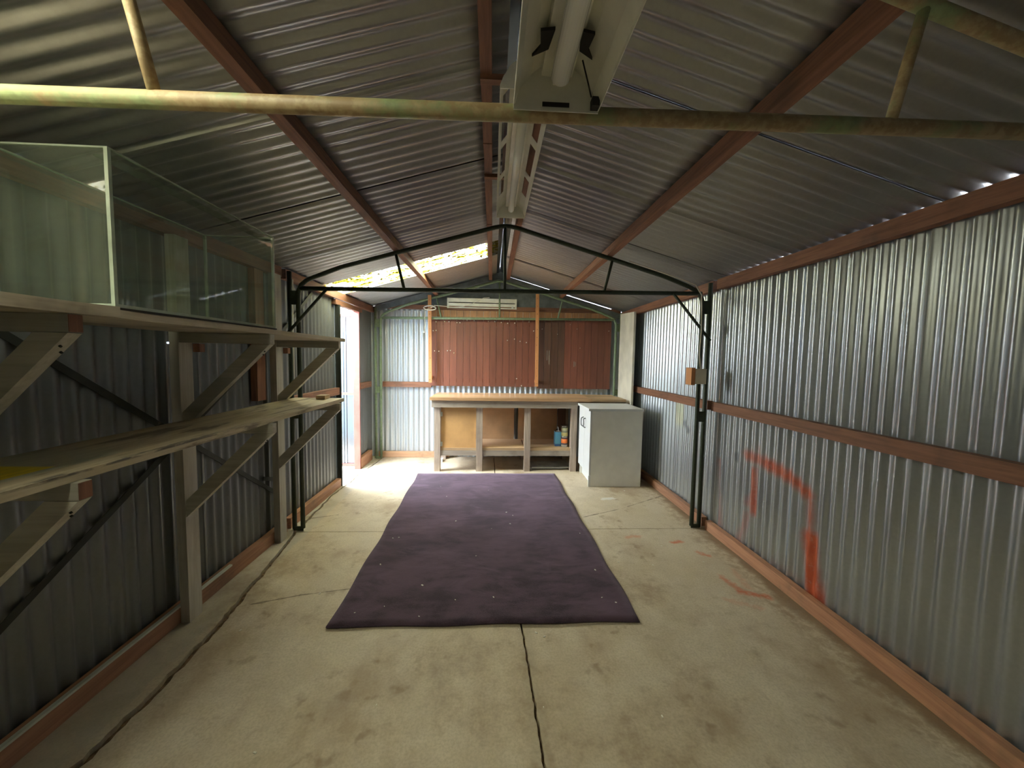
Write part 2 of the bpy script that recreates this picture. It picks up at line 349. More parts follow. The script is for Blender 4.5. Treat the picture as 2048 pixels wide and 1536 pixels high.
# ------------------------------------------------------------------ mesh helpers
class MB:
    def __init__(s): s.bm = bmesh.new()
    def hexa(s, pts):
        v = [s.bm.verts.new(p) for p in pts]
        for f in ((3, 2, 1, 0), (4, 5, 6, 7), (0, 1, 5, 4), (1, 2, 6, 5), (2, 3, 7, 6), (3, 0, 4, 7)): s.bm.faces.new([v[i] for i in f])
        return s
    def box(s, x0, x1, y0, y1, z0, z1):
        return s.hexa([(x0, y0, z0), (x1, y0, z0), (x1, y1, z0), (x0, y1, z0), (x0, y0, z1), (x1, y0, z1), (x1, y1, z1), (x0, y1, z1)])
    def beam(s, p, q, w, h, side, seg=1, wob=0.0):
        p = Vector(p); q = Vector(q); d = (q - p).normalized(); side = Vector(side)
        side = (side - d * side.dot(d)).normalized(); u = d.cross(side)
        rings = []
        for i in range(seg + 1):
            c = p.lerp(q, i / seg)
            c = c + side * random.uniform(-wob, wob) + u * random.uniform(-wob, wob)
            rings.append([s.bm.verts.new(c + side * a * w / 2 + u * b * h / 2) for a, b in ((-1, -1), (1, -1), (1, 1), (-1, 1))])
        for i in range(seg):
            for k in range(4): s.bm.faces.new((rings[i][k], rings[i][(k + 1) % 4], rings[i + 1][(k + 1) % 4], rings[i + 1][k]))
        s.bm.faces.new(rings[0][::-1]); s.bm.faces.new(rings[-1])
        return s
    def tube(s, path, r, n=12, cap=True):
        P = [Vector(p) for p in path]; rings = []; prev = None
        for i, p in enumerate(P):
            d = (P[min(i + 1, len(P) - 1)] - P[max(i - 1, 0)]).normalized()
            if prev is None:
                a = Vector((0, 0, 1)) if abs(d.z) < .9 else Vector((0, 1, 0))
                u = d.cross(a).normalized()
            else: u = (prev - d * prev.dot(d)).normalized()
            prev = u; v = d.cross(u)
            rr = r[i] if isinstance(r, (list, tuple)) else r
            rings.append([s.bm.verts.new(p + (u * math.cos(2 * PI * k / n) + v * math.sin(2 * PI * k / n)) * rr) for k in range(n)])
        for i in range(len(P) - 1):
            for k in range(n):
                f = s.bm.faces.new((rings[i][k], rings[i][(k + 1) % n], rings[i + 1][(k + 1) % n], rings[i + 1][k])); f.smooth = True
        if cap: s.bm.faces.new(rings[0][::-1]); s.bm.faces.new(rings[-1])
        return s
    def prism(s, poly, z0, z1):
        a = [s.bm.verts.new((x, y, z0)) for x, y in poly]; b = [s.bm.verts.new((x, y, z1)) for x, y in poly]
        n = len(poly)
        s.bm.faces.new(a[::-1]); s.bm.faces.new(b)
        for i in range(n): s.bm.faces.new((a[i], a[(i + 1) % n], b[(i + 1) % n], b[i]))
        return s
    def grid(s, fn, us, vs, hole=None, smooth=False):
        V = [[s.bm.verts.new(fn(u, v)) for v in vs] for u in us]
        for i in range(len(us) - 1):
            for j in range(len(vs) - 1):
                if hole and hole((us[i] + us[i + 1]) / 2, (vs[j] + vs[j + 1]) / 2): continue
                f = s.bm.faces.new((V[i][j], V[i + 1][j], V[i + 1][j + 1], V[i][j + 1])); f.smooth = smooth
        return s
    def build(s, name, mat, parent=None, bevel=0.0, solid=0.0, kind=None, label=None):
        bm = s.bm
        if bevel:
            es = [e for e in bm.edges if len(e.link_faces) == 2 and e.calc_face_angle(0) > 0.6]
            bmesh.ops.bevel(bm, geom=es, offset=bevel, segments=1, affect='EDGES', clamp_overlap=True)
        bmesh.ops.recalc_face_normals(bm, faces=bm.faces)
        if parent is not None and worldloc(parent).length > 0:
            bmesh.ops.translate(bm, verts=bm.verts, vec=-worldloc(parent))
        me = bpy.data.meshes.new(name); bm.to_mesh(me); bm.free()
        me.materials.append(mat)
        o = bpy.data.objects.new(name, me); COL.objects.link(o)
        if parent is not None: o.parent = parent
        if solid:
            md = o.modifiers.new('solid', 'SOLIDIFY'); md.thickness = solid
        if kind: o['kind'] = kind
        if label: o['label'] = label
        return o
def worldloc(o):
    l = Vector(o.location)
    while o.parent: o = o.parent; l += Vector(o.location)
    return l
def recenter(o):
    # top-level mesh things: origin at the base centre
    me = o.data; vs = [v.co for v in me.vertices]
    c = Vector(((min(v.x for v in vs) + max(v.x for v in vs)) / 2, (min(v.y for v in vs) + max(v.y for v in vs)) / 2, min(v.z for v in vs)))
    me.transform(Matrix.Translation(-c)); o.location = c
def thing(name, label, cat, loc=(0, 0, 0), group=None):
    o = bpy.data.objects.new(name, None); COL.objects.link(o); o.location = loc; o.empty_display_size = .1
    o['label'] = label; o['category'] = cat
    if group: o['group'] = group
    return o
def tag(o, label, cat, group=None, center=True):
    o['label'] = label; o['category'] = cat
    if group: o['group'] = group
    if center: recenter(o)
    return o
def struct(name):
    o = bpy.data.objects.new(name, None); COL.objects.link(o); o['kind'] = 'structure'; return o

# ------------------------------------------------------------------ setting
RZ = lambda x: 2.64 - 0.285 * abs(x - 0.10)
PITCH, AMP = 0.0745, 0.0088
def prof(t): return AMP * math.sin(2 * PI * t / PITCH)
Y0, Y1 = -1.42, 5.56
XL, XR = -1.71, 1.915

def sheet_us(a, b, step=PITCH / 8):
    n = max(2, int(round((b - a) / step))); return [a + (b - a) * i / n for i in range(n + 1)]

# floor: soil bed with separate slabs
floor = struct('floor')
MB().box(-2.6, 2.3, -1.8, 6.0, -.16, -.022).build('soil_bed', M_SOIL, floor)
def jit(pts, n, a):
    out = []
    for i in range(len(pts) - 1):
        p, q = Vector(pts[i]), Vector(pts[i + 1])
        for k in range(n):
            c = p.lerp(q, k / n); o = 0 if (i == 0 and k == 0) else a
            out.append((c.x + random.uniform(-o, o), c.y))
    out.append(tuple(pts[-1])); return out
CL = [(-1.43, -1.6), (-1.43, 1.32), (-1.418, 1.6), (-1.432, 1.96), (-1.464, 2.25), (-1.532, 2.81), (-1.59, 3.13), (-1.60, 3.42), (-1.635, 4.0), (-1.60, 4.39), (-1.60, 4.8), (-1.55, 5.2), (-1.53, 5.75)]
CC = [(.21, -1.6), (.205, 1.26), (.197, 1.5), (.192, 1.66), (.18, 1.96), (.11, 3.13), (.053, 4.78), (.04, 5.75)]
random.seed(3)
cl = jit(CL, 9, .008); cc = jit(CC, 10, .0035)
def between(pts, ya, yb): return [p for p in pts if ya < p[1] < yb]
def at(pts, y):
    for p, q in zip(pts, pts[1:]):
        if p[1] <= y <= q[1]: return p[0] + (q[0] - p[0]) * (y - p[1]) / (q[1] - p[1])
def slab(left, right, ya, yb, offl, offr, top=0.0):
    L = [(at(left, ya), ya)] + between(left, ya, yb) + [(at(left, yb), yb)]
    Rr = [(at(right, ya), ya)] + between(right, ya, yb) + [(at(right, yb), yb)]
    L = [(x + offl(y), y) for x, y in L]; Rr = [(x - offr(y), y) for x, y in Rr]
    MB().prism(L + Rr[::-1], -.10, top).build('concrete_slab', M_CON, floor, bevel=.004)
gl_ = lambda y: 0.017 if y < 1.8 else max(.006, .017 - (y - 1.8) * .0035)
gc_ = lambda y: .0055
g0 = lambda y: 0
RW = [(2.12, -1.7), (2.12, 5.9)]
LW = [(-1.76, -1.7), (-1.76, 5.9)]
slab(cl, cc, -1.55, 3.135, gl_, gc_); slab(cc, RW, -1.55, 3.155, gc_, g0)
slab(cl, cc, 3.141, 5.7, gl_, gc_); slab(cc, RW, 3.161, 5.7, gc_, g0)
slab(LW, cl, -1.55, 3.44, g0, gl_); slab(LW, cl, 3.447, 5.7, g0, gl_)
MB().box(-9, -1.77, -6, 12, -.13, -.03).build('ground_outside', M_GRS, floor)  # lawn added dark so the open door leaf reflects less light
MB().box(-1.769, 9, -9, -1.56, -.13, -.03).build('ground_outside', M_CON2, floor)
MB().box(-4.25, -4.20, -3, 9, -.02, 1.8).build('added_shade_fence', M_DGN, floor)  # added dark fence, dims what the open door leaf reflects
MB().box(-4.2, -1.80, 2.95, 3.0, -.02, 2.3).build('added_side_screen', M_BLF, floor)  # unseen screen added to keep sky light off the door leaf
MB().box(-2.7, -1.762, 4.0, 5.6, -.10, -.004).build('door_sill_slab', M_CON2, floor, bevel=.004)

# ceiling: corrugated roof sheets
ceil_ = struct('ceiling')
def roof_sheet(side, ya, yb, mat=M_RF, name='roof_sheet', lift=0.0, xs=None):
    xs = xs or ([.155, 2.03] if side > 0 else [.045, -1.83])
    nx = 7
    vs = [xs[0] + (xs[1] - xs[0]) * i / (nx - 1) for i in range(nx)]
    def fn(y, x):
        e_ = min(y - ya, yb - y)
        return (x, y, RZ(x) + prof(y) + lift - (.006 * max(0, 1 - e_ / .010) if lift == 0 else 0))
    us = sheet_us(ya, yb); us = us[:1] + [ya + .005] + us[1:-1] + [yb - .005] + us[-1:]
    m = MB().grid(fn, us, vs, smooth=True)
    return m.build(name, mat, ceil_)
k = 0
for a, b in ((-1.5, -.66), (-.70, .13), (.77, 1.60), (1.545, 2.36), (2.305, 3.12), (3.065, 3.94), (4.45, 5.02), (4.96, 5.66)):
    roof_sheet(-1, a, b, lift=.0022 * (k % 2)); k += 1
for a, b in ((-1.5, -.65), (-.70, .09), (.035, .85), (.795, 1.61), (1.555, 2.36), (2.305, 3.11), (3.06, 3.87), (3.815, 4.63), (4.575, 5.66)):
    roof_sheet(1, a, b, lift=.0022 * (k % 2)); k += 1
for a, b in ((.10, .80), (3.91, 4.475)):
    nx = -.80 if a < 1 else .045
    roof_sheet(-1, a, b, M_SK2 if a < 1 else M_SKY, 'skylight_sheet', .0035, [nx, -1.83])
    if a < 1: roof_sheet(-1, a - .02, b + .02, lift=.006, xs=[.045, -.84])
    ym = (a + b) / 2; xm = (nx - 1.83) / 2
    portal('skylight_portal', (xm, ym, RZ(xm) + .03), (0, -SL, 0), nx + 1.83, b - a)
# ridge capping
def cap(u, v):
    return (u, v, 2.655 - .285 * abs(u - .10) + (.012 if abs(u - .1) < .02 else 0))
MB().grid(cap, [-.09, -.03, .03, .08, .10, .12, .17, .23, .29], [-1.5, 1, 3, 5.68]).build('ridge_capping', M_FL, ceil_, solid=.001)
# purlins
def purlin(x, ya, yb, tilt):
    top = RZ(x) - .0095
    nrm = Vector((tilt * .285, 0, 1)).normalized() if tilt else Vector((0, 0, 1))
    c = Vector((x, 0, top)) - nrm * (.045 if tilt else .036)
    h = .09 if tilt else .066
    MB().beam((c.x, ya, c.z), (c.x, yb, c.z), .044, h, (1, 0, -tilt * .285), 10, .0015).build('purlin', M_RY, ceil_, bevel=.003)
for x, t in ((-.80, -1), (.975, 1)):
    for a, b in ((-1.4, .88), (.884, 3.17), (3.174, 5.50)): purlin(x, a, b, t)
for a, b in ((-1.4, 2.02), (2.024, 3.2), (3.204, 5.5)):
    purlin(-.037, a, b, 0); purlin(.205, a, b, 0)

def wall_sheets(root, X, segs, z0, z1, mat, inward, hole=None, zs=None, name='wall_sheet'):
    for k, (a, b) in enumerate(segs):
        def fn(y, z, k=k): return (X + prof(y) + inward * .0034 * (k % 2), y, z)
        zz = zs or [z0 + (z1 - z0) * i / 8 for i in range(9)]
        MB().grid(fn, sheet_us(a, b), zz, hole=hole, smooth=True).build(name, mat, root)
# right wall
wr = struct('wall_right')
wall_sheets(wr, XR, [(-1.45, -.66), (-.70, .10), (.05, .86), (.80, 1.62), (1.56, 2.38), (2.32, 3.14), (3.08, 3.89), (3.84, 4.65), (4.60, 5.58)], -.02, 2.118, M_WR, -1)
def girt(root, X0, X1, ya, yb, z0, z1, name, mat):
    MB().beam(((X0 + X1) / 2, ya, (z0 + z1) / 2), ((X0 + X1) / 2, yb, (z0 + z1) / 2), X1 - X0, z1 - z0, (1, 0, 0), 8, .0012).build(name, mat, root, bevel=.003)
for a, b in ((-1.4, .86), (.90, 3.14), (3.20, 5.5)):
    girt(wr, 1.853, 1.900, a, b, 1.03, 1.105, 'girt', M_RY)
    girt(wr, 1.853, 1.900, a, b, .002, .082, 'bottom_plate', M_PY)
    girt(wr, 1.848, 1.900, a, b, 2.04, 2.122, 'top_plate', M_RY)
# left wall with door opening at Y 4.27..4.91
wl = struct('wall_left')
hz = 1.498; hy = 2.148
zs = [-.02, .3, .7, 1.1, 1.3, hz - .004, hz + .004, 1.7, 1.9, 2.118]
hole = lambda u, v: abs(u - hy) < .006 and abs(v - hz) < .004
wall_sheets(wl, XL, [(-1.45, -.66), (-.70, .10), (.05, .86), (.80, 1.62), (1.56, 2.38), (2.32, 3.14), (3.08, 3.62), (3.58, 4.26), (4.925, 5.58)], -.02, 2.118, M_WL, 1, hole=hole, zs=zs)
for a, b in ((-1.4, .86), (.90, 3.14), (3.20, 4.262)):
    girt(wl, -1.698, -1.650, a, b, .002, .088, 'bottom_plate', M_PY)
girt(wl, -1.698, -1.650, 4.935, 5.37, .002, .14, 'bottom_plate', M_PY)
for a, b in ((3.22, 4.255), (4.935, 5.37)): girt(wl, -1.698, -1.650, a, b, 1.02, 1.095, 'girt', M_RY)
for a, b in ((-1.4, .86), (.90, 3.14), (3.20, 5.5)): girt(wl, -1.698, -1.648, a, b, 2.045, 2.122, 'top_plate', M_RY)
girt(wl, -1.72, -1.655, 4.20, 5.02, 1.985, 2.035, 'door_head', M_RY)
MB().box(-1.664, -1.646, -1.4, 2.47, .089, .099).build('flashing_strip', M_FLX, wl, bevel=.002)
MB().box(-1.72, -1.64, 4.262, 4.282, 0, 1.985).build('door_jamb', M_STP, wl, bevel=.002)
MB().box(-1.73, -1.655, 4.900, 4.922, 0, 1.985).build('door_jamb', M_PNK, wl, bevel=.003)
MB().box(-1.698, -1.652, 2.80, 2.90, 1.112, 2.04).build('timber_stud', M_RZ, wl, bevel=.003)
for p, q in (((-1.690, .92, 1.86), (-1.690, 3.14, .30)), ((-1.686, .92, .21), (-1.686, 3.14, 1.60)), ((-1.690, 3.2, 1.62), (-1.690, 3.75, 2.03)), ((-1.690, 3.2, .42), (-1.690, 2.9, .52))):
    MB().beam(p, q, .003, .030, (1, 0, 0)).build('brace_strap', M_STP, wl)
# back wall
wb = struct('wall_back')
YB = 5.56
def back_sheets(a, b, z0, z1, k):
    def fn(x, z): return (x, YB + prof(x) - .0022 * (k % 2), z)
    MB().grid(fn, sheet_us(a, b), [z0 + (z1 - z0) * i / 6 for i in range(7)], smooth=True).build('wall_sheet', M_WB, wb)
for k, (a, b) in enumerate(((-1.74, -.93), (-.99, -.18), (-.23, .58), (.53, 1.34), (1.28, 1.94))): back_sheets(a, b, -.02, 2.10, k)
MB().box(-1.60, -.60, 5.505, 5.548, .002, .082).build('bottom_plate', M_PX, wb, bevel=.003)
MB().box(-1.54, -.86, 5.505, 5.548, 1.01, 1.085).build('girt', M_RX, wb, bevel=.003)
MB().box(-1.62, 1.84, 5.505, 5.548, 2.105, 2.165).build('top_girt', M_RX, wb, bevel=.003)
gp = [(-1.74, 2.09), (1.94, 2.09), (1.90, 2.116), (.20, 2.603), (.13, 2.672), (.07, 2.672), (0, 2.606), (-1.74, 2.118)]
m = MB(); v = [m.bm.verts.new((x, 5.562, z)) for x, z in gp]; v2 = [m.bm.verts.new((x, 5.566, z)) for x, z in gp]
m.bm.faces.new(v); m.bm.faces.new(v2[::-1])
for i in range(8): m.bm.faces.new((v[i], v[(i + 1) % 8], v2[(i + 1) % 8], v2[i]))
m.build('gable_sheet', M_GAB, wb)
for s_ in (-1, 1):
    xa = .10 + s_ * .03; xb = -1.62 if s_ < 0 else 1.82
    dz = .055 if s_ < 0 else .092
    MB().beam((xa, 5.475, RZ(xa) - dz), (xb, 5.475, RZ(xb) - dz), .075, .02, (0, 0, 1)).build('gable_board', M_GAB, wb, bevel=.002)
MB().box(-.7, .9, 5.552, 5.560, 2.392, 2.400).build('sheet_joint', M_STP, wb)
# front wall behind the camera (roller shutter, closed)
wf = struct('wall_front')
OPEN = 0.0
def ffn(x, z): return (x, Y0 + .012 * math.sin(z * 2 * PI / .08), z)
MB().grid(ffn, [-1.7, 0, 1.9], sheet_us(OPEN, 2.1, .01), smooth=True).build('roller_shutter', M_FL, wf)
MB().box(-1.7, 1.9, Y0 - .01, Y0, 2.1, 2.62).build('gable_sheet', M_GAB, wf)

# door leaf standing open outside
door = struct('door_1')
DY = 4.955
for x0, x1, z0, z1 in ((-2.45, -1.70, .03, .06), (-2.45, -1.70, .945, .975), (-2.45, -1.70, 1.925, 1.955), (-1.735, -1.70, .03, 1.955), (-2.45, -2.415, .03, 1.955)):
    MB().box(x0, x1, DY - .02, DY + .01, z0, z1).build('door_rail' if x1 - x0 > .5 else 'door_stile', M_PNK, door, bevel=.002)
def dfn(x, z):
    t = (x + 1.70) % .19
    return (x, DY + .014 - (.010 if t < .018 or (.034 < t < .052) else 0), z)
MB().grid(dfn, [-2.45 + .75 * i / 150 for i in range(151)], [.02, .9, 1.96]).build('door_sheet', M_FL, door)
MB().box(-1.716, -1.70, DY - .032, DY - .02, 1.66, 1.75).build('hinge', M_PNK, door, bevel=.002)
MB().box(-1.716, -1.70, DY - .032, DY - .02, .30, .39).build('hinge', M_PNK, door, bevel=.002)

# ------------------------------------------------------------------ steel frames
def frame(Y, label, mat, matcol=None, knee=True):
    t = thing('steel_truss_frame', label, 'frame', (.10, Y, 0), 'steel portal frames')
    matcol = matcol or mat
    def raf(x):
        d = abs(x - .10)
        return 2.515 - .285 * d if d > .09 else 2.489 + .013 * (1 - (d / .09) ** 2) - (.0)
    L = [(-1.54, Y, .02), (-1.54, Y, 1.0), (-1.54, Y, 1.90), (-1.535, Y, 1.95), (-1.515, Y, 1.995), (-1.475, Y, 2.03), (-1.41, Y, 2.062), (-1.33, Y, 2.092)]
    xs = [-1.2 + i * .1 for i in range(12)] + [-.05, .01, .06, .10, .14, .19, .25] + [.3 + i * .1 for i in range(12)]
    Rr = [(3.29 + .0 - a[0] - 0.0, Y, a[2]) for a in ()]
    mid = [(x, Y, raf(x)) for x in xs]
    Rt = [(1.53, Y, 2.098), (1.61, Y, 2.068), (1.68, Y, 2.035), (1.72, Y, 2.0), (1.742, Y, 1.955), (1.747, Y, 1.90), (1.747, Y, 1.0), (1.747, Y, .02)]
    MB().tube(L + mid + Rt, .0175).build('rafter_tube', mat, t)
    MB().tube([(-1.525, Y, 1.968), (.09, Y, 1.987), (1.735, Y, 2.008)], .0175).build('tie_tube', mat, t)
    MB().tube([(.093, Y, 1.995), (.09, Y, 2.495)], .012).build('king_post', mat, t)
    MB().tube([(-.713, Y, 1.985), (-.776, Y, 2.252)], .012).build('web_tube', mat, t)
    MB().tube([(.911, Y, 2.0), (.972, Y, 2.258)], .012).build('web_tube', mat, t)
    for s_, xo, xi in ((-1, -1.612, -1.54), (1, 1.818, 1.747)):
        MB().tube([(xo, Y + .012, .01), (xo, Y + .012, 2.10)], .0175).build('outer_column', matcol, t)
        for z0, z1 in ((.0, .035), (.93, 1.02), (1.84, 1.95)):
            MB().box(min(xo, xi) - .004, max(xo, xi) + .004, Y - .004, Y + .004, z0, z1).build('gusset_plate', matcol, t)
        if not knee: continue
        kx = -1.31 if s_ < 0 else 1.485
        MB().tube([(kx, Y - .02, 1.965 if s_ < 0 else 2.0), (xo, Y - .02, 1.62)], .0115).build('knee_brace', matcol, t)
    return t
frame(.885, 'nearest steel truss frame, pale green and rusty tie tube across the top', M_GN1)
frame(3.17, 'green steel truss frame in the middle of the shed, colour darkened as a silhouette', M_GN2)
frame(5.42, 'mid green steel truss frame against the back wall', M_GN3, knee=False)

# ------------------------------------------------------------------ fluorescent fittings
def fitting(name, label, Ya, Yb, cx, z, slots, damaged):
    t = thing(name, label, 'light', (cx, (Ya + Yb) / 2, z), 'fluorescent batten lights')
    Wd = .092
    # profile: rim -> wing -> spine (seen from below)
    pr = [(-Wd, -.010), (-Wd, .0), (-.080, .030), (-.055, .062), (-.034, .078), (-.032, .060), (0, .058), (.032, .060), (.034, .078), (.055, .062), (.080, .030), (Wd, .0), (Wd, -.010)]
    ys = [Ya, Ya + .10, Ya + .40, Ya + .46, Ya + .72, Ya + .86, Yb - .22, Yb - .02, Yb]
    ys = sorted(set(ys + [Yb - .42]))
    us = list(range(len(pr)))
    def fn(u, y): return (cx + pr[u][0], y, z + .012 + pr[u][1])
    def hole(u, y):
        if not slots: return False
        i = int(u)
        if i not in (2, 9): return False
        return (Yb - .42 < y < Yb - .22) or (Ya + .46 < y < Ya + .72) or (Ya + .10 < y < Ya + .40)
    MB().grid(fn, us, ys, hole=hole).build('reflector', M_ENM, t, solid=.0012)
    # end plates
    for ye, yy in ((Yb, Yb + .002), (Ya - .002, Ya)):
        poly = [(-Wd, 0.0), (Wd, 0.0), (.082, .035), (.058, .075), (.036, .092), (-.036, .092), (-.058, .075), (-.082, .035)]
        mm = MB(); a = [mm.bm.verts.new((cx + x, ye, z + h)) for x, h in poly]; b = [mm.bm.verts.new((cx + x, yy + .001, z + h)) for x, h in poly]
        mm.bm.faces.new(a[::-1]); mm.bm.faces.new(b)
        for i in range(8): mm.bm.faces.new((a[i], a[(i + 1) % 8], b[(i + 1) % 8], b[i]))
        mm.build('end_plate', M_ENM, t)
    MB().tube([(cx, Ya + .03, z + .034), (cx, Yb - .05, z + .036)], .0195, 20).build('tube_lamp', M_TUB, t)
    for ye in (Ya + .022, Yb - .042):
        MB().box(cx - .013, cx + .013, ye - .008, ye + .008, z + .030, z + .075).build('lamp_holder', M_ENM, t, bevel=.003)
    if damaged:
        for sx in (-1, 1):
            MB().prism([(cx + sx * .024, Yb - .13), (cx + sx * .05, Yb - .125), (cx + sx * .046, Yb - .09), (cx + sx * .060, Yb - .065), (cx + sx * .030, Yb - .085)], z + .060, z + .066).build('cutout', M_BLK, t)
        MB().box(cx - .03, cx + .028, Yb - .004, Yb - .0005, z + .008, z + .016).build('cutout', M_BLK, t)
        MB().box(cx + .074, cx + .090, Yb - .02, Yb - .0005, z + .004, z + .022).build('cutout', M_BLK, t)
        MB().tube([(cx + .04, Yb - .07, z + .055), (cx + .06, Yb - .03, z + .045), (cx + .075, Yb - .004, z + .03)], .0016, 6).build('loose_wire', M_BLK, t)
    # hanger straps to the ridge timbers
    for yy in (Ya + .2, Yb - .2):
        MB().box(cx - .010, cx + .010, yy - .008, yy + .008, z + .088, 2.506).build('hanger', M_STP, t)
        MB().box(-.06, .228, yy - .016, yy + .016, 2.505, 2.527).build('hanger_bar', M_RX, t)
fitting('fluorescent_light', 'nearest fluorescent light with chipped black gaps, resting on the rusty tie tube', -.34, .862, .130, 1.981, False, True)
fitting('fluorescent_light', 'farther slotted white fluorescent light under the ridge, behind the rusty tie tube', 1.36, 2.56, .106, 2.352, True, False)

# ------------------------------------------------------------------ shelving on the left wall
sh = thing('wall_shelving', 'two-tier pale timber wall shelving with diagonal braces on left wall', 'shelving', (-1.4, 1.9, 0))
for Y in (.20, 1.10, 2.06, 2.95):
    MB().box(-1.648, -1.602, Y - .0, Y + .09, .001 if Y != 1.10 else .10, 2.04).build('post', M_SHZ, sh, bevel=.003)
for Y, red in ((.205, 0), (1.112, 1), (2.065, 0), (2.955, 0)):
    for zt in (1.549, 1.080):
        a = MB().box(-1.60, -1.150, Y, Y + .038, zt - .05, zt)
        o = a.build('bracket_arm', M_SHX, sh, bevel=.0015)
        # sawn end
        MB().box(-1.1502, -1.148, Y + .001, Y + .037, zt - .049, zt - .001).build('sawn_end', M_RZ if Y < 2 else M_SHX, sh)
        h = .045
        zb = zt - .052
        xf = -1.152
        dx = .36
        mm = MB()
        q = [(xf, zb), (xf - .085, zb), (-1.602, zb - (-1.602 - (xf - .085)) * -1), (-1.602, zb - (-1.602 - xf) * -1)]
        q = [(xf, zb), (xf - .09, zb), (-1.60, zb - (xf - .09 + 1.60)), (-1.60, zb - (xf + 1.60))]
        a_ = [mm.bm.verts.new((x, Y, z)) for x, z in q]; b_ = [mm.bm.verts.new((x, Y + .038, z)) for x, z in q]
        mm.bm.faces.new(a_[::-1]); mm.bm.faces.new(b_)
        for i in range(4): mm.bm.faces.new((a_[i], a_[(i + 1) % 4], b_[(i + 1) % 4], b_[i]))
        mm.build('brace', M_SHX, sh, bevel=.0015)
        for kx in (.035, .052):
            MB().tube([(xf - kx + .004, Y + .012 + (kx - .035), zb - kx - .003), (xf - kx, Y + .012 + (kx - .035), zb - kx + .0)], .0035, 8).build('nail', M_STP, sh)
for Y in (2.06, 2.95):
    MB().box(-1.600, -1.565, Y + .092, Y + .130, 1.452, 1.496).build('cleat', M_RZ, sh, bevel=.002)
def plank(x0, x1, ya, yb, z0, z1, mat, n=14):
    xs_ = [x0, x1]
    m = MB(); rings = []
    for i in range(n + 1):
        y = ya + (yb - ya) * i / n; j = random.uniform(-.003, .003); z = random.uniform(-.0012, .0012)
        rings.append([m.bm.verts.new(p) for p in ((x0, y, z0), (x1 + j, y, z0 + z), (x1 + j, y, z1 + z), (x0, y, z1))])
    for i in range(n):
        for k in range(4): m.bm.faces.new((rings[i][k], rings[i][(k + 1) % 4], rings[i + 1][(k + 1) % 4], rings[i + 1][k]))
    m.bm.faces.new(rings[0]); m.bm.faces.new(rings[-1][::-1])
    return m.build('shelf_board', mat, sh, bevel=.002)
plank(-1.60, -1.150, 1.245, 3.08, 1.551, 1.576, M_SHY)
plank(-1.60, -1.130, -.6, 1.24, 1.551, 1.583, M_SHY)
plank(-1.545, -1.168, -.6, 3.10, 1.082, 1.108, M_LSH)
tag(MB().beam((-1.62, 3.22, 1.13), (-1.625, 3.24, 2.05), .022, .012, (1, 0, 0)).build('timber_stick', M_SHZ), 'thin brown timber stick standing against the left wall above the shelves', 'stick')
o = MB().box(-1.335, -1.268, 2.985, 3.075, 1.1105, 1.138).build('timber_offcut', M_TOP2, None, bevel=.003)
tag(o, 'small sawn timber block lying on far end of the lower shelf', 'block')

# glass tank
TX0, TX1, TY0, TY1, TZ0, TZ1 = -1.50, -1.152, 1.25, 2.125, 1.584, 2.055
tk = thing('glass_tank', 'long empty glass fish tank on the upper left shelf', 'tank', (-1.33, 1.69, TZ0))
e = .006
for b in ((TX1 - e, TX1, TY0 + e, TY1 - e, TZ0 + e, TZ1), (TX0, TX0 + e, TY0 + e, TY1 - e, TZ0 + e, TZ1), (TX0, TX1, TY0, TY0 + e, TZ0 + e, TZ1), (TX0, TX1, TY1 - e, TY1, TZ0 + e, TZ1), (TX0, TX1, TY0, TY1, TZ0, TZ0 + e)):
    MB().box(*b).build('glass_pane', M_GLS, tk)
q = .009
for x in (TX0 + q / 2, TX1 - q / 2):
    for y in (TY0 + q / 2, TY1 - q / 2):
        MB().box(x - q / 2 - .001, x + q / 2 + .001, y - q / 2 - .001, y + q / 2 + .001, TZ0, TZ1 + .001).build('silicone_edge', M_EDG, tk, bevel=.001)
for z, hgt in ((TZ0, .010), (TZ1 - .003, .005)):
    for x in (TX0, TX1 - .007): MB().box(x - .0005, x + .0075, TY0, TY1, z, z + hgt).build('silicone_edge', M_EDG, tk)
    for y in (TY0, TY1 - .007): MB().box(TX0, TX1, y - .0005, y + .0075, z, z + hgt).build('silicone_edge', M_EDG, tk)
for b in ((TX0 + .006, TX0 + .05, TY0 + .01, TY1 - .01), (TX1 - .05, TX1 - .006, TY0 + .01, TY1 - .01)):
    MB().box(b[0], b[1], b[2], b[3], TZ1 - .022, TZ1 - .017).build('glass_ledge', M_GLS, tk)
MB().box(TX0 - .004, TX1 + .004, TY0 - .004, TY1 + .004, TZ0 - .007, TZ0 - .0005).build('base_mat', M_BLK, tk)

# ------------------------------------------------------------------ workbench
wbn = thing('workbench', 'long weathered timber workbench with varnished top at the back wall', 'workbench', (.4, 5.1, 0))
LX = ((-.716, -.641), (-.190, -.112), (.420, .497), (1.016, 1.092))
for x0, x1 in LX:
    MB().beam(((x0 + x1) / 2, 4.855, .0), ((x0 + x1) / 2, 4.855, .90), x1 - x0, .075, (1, 0, 0), 5, .001).build('leg', M_GRZ, wbn, bevel=.004)
    MB().box(x0, x1, 5.40, 5.47, 0, .905).build('leg', M_GRZ, wbn, bevel=.004)
MB().beam((-.745, 4.805, .862), (1.086, 4.807, .862), .04, .085, (0, 1, 0), 10, .0015).build('apron_rail', M_GRX, wbn, bevel=.004)
MB().box(-.70, 1.70, 5.44, 5.475, .86, .904).build('apron_rail', M_GRX, wbn, bevel=.004)
MB().box(1.10, 1.73, 4.86, 4.90, .845, .905).build('apron_rail', M_GRX, wbn, bevel=.004)
xs = [(-.770, .60), (.602, 1.262)]
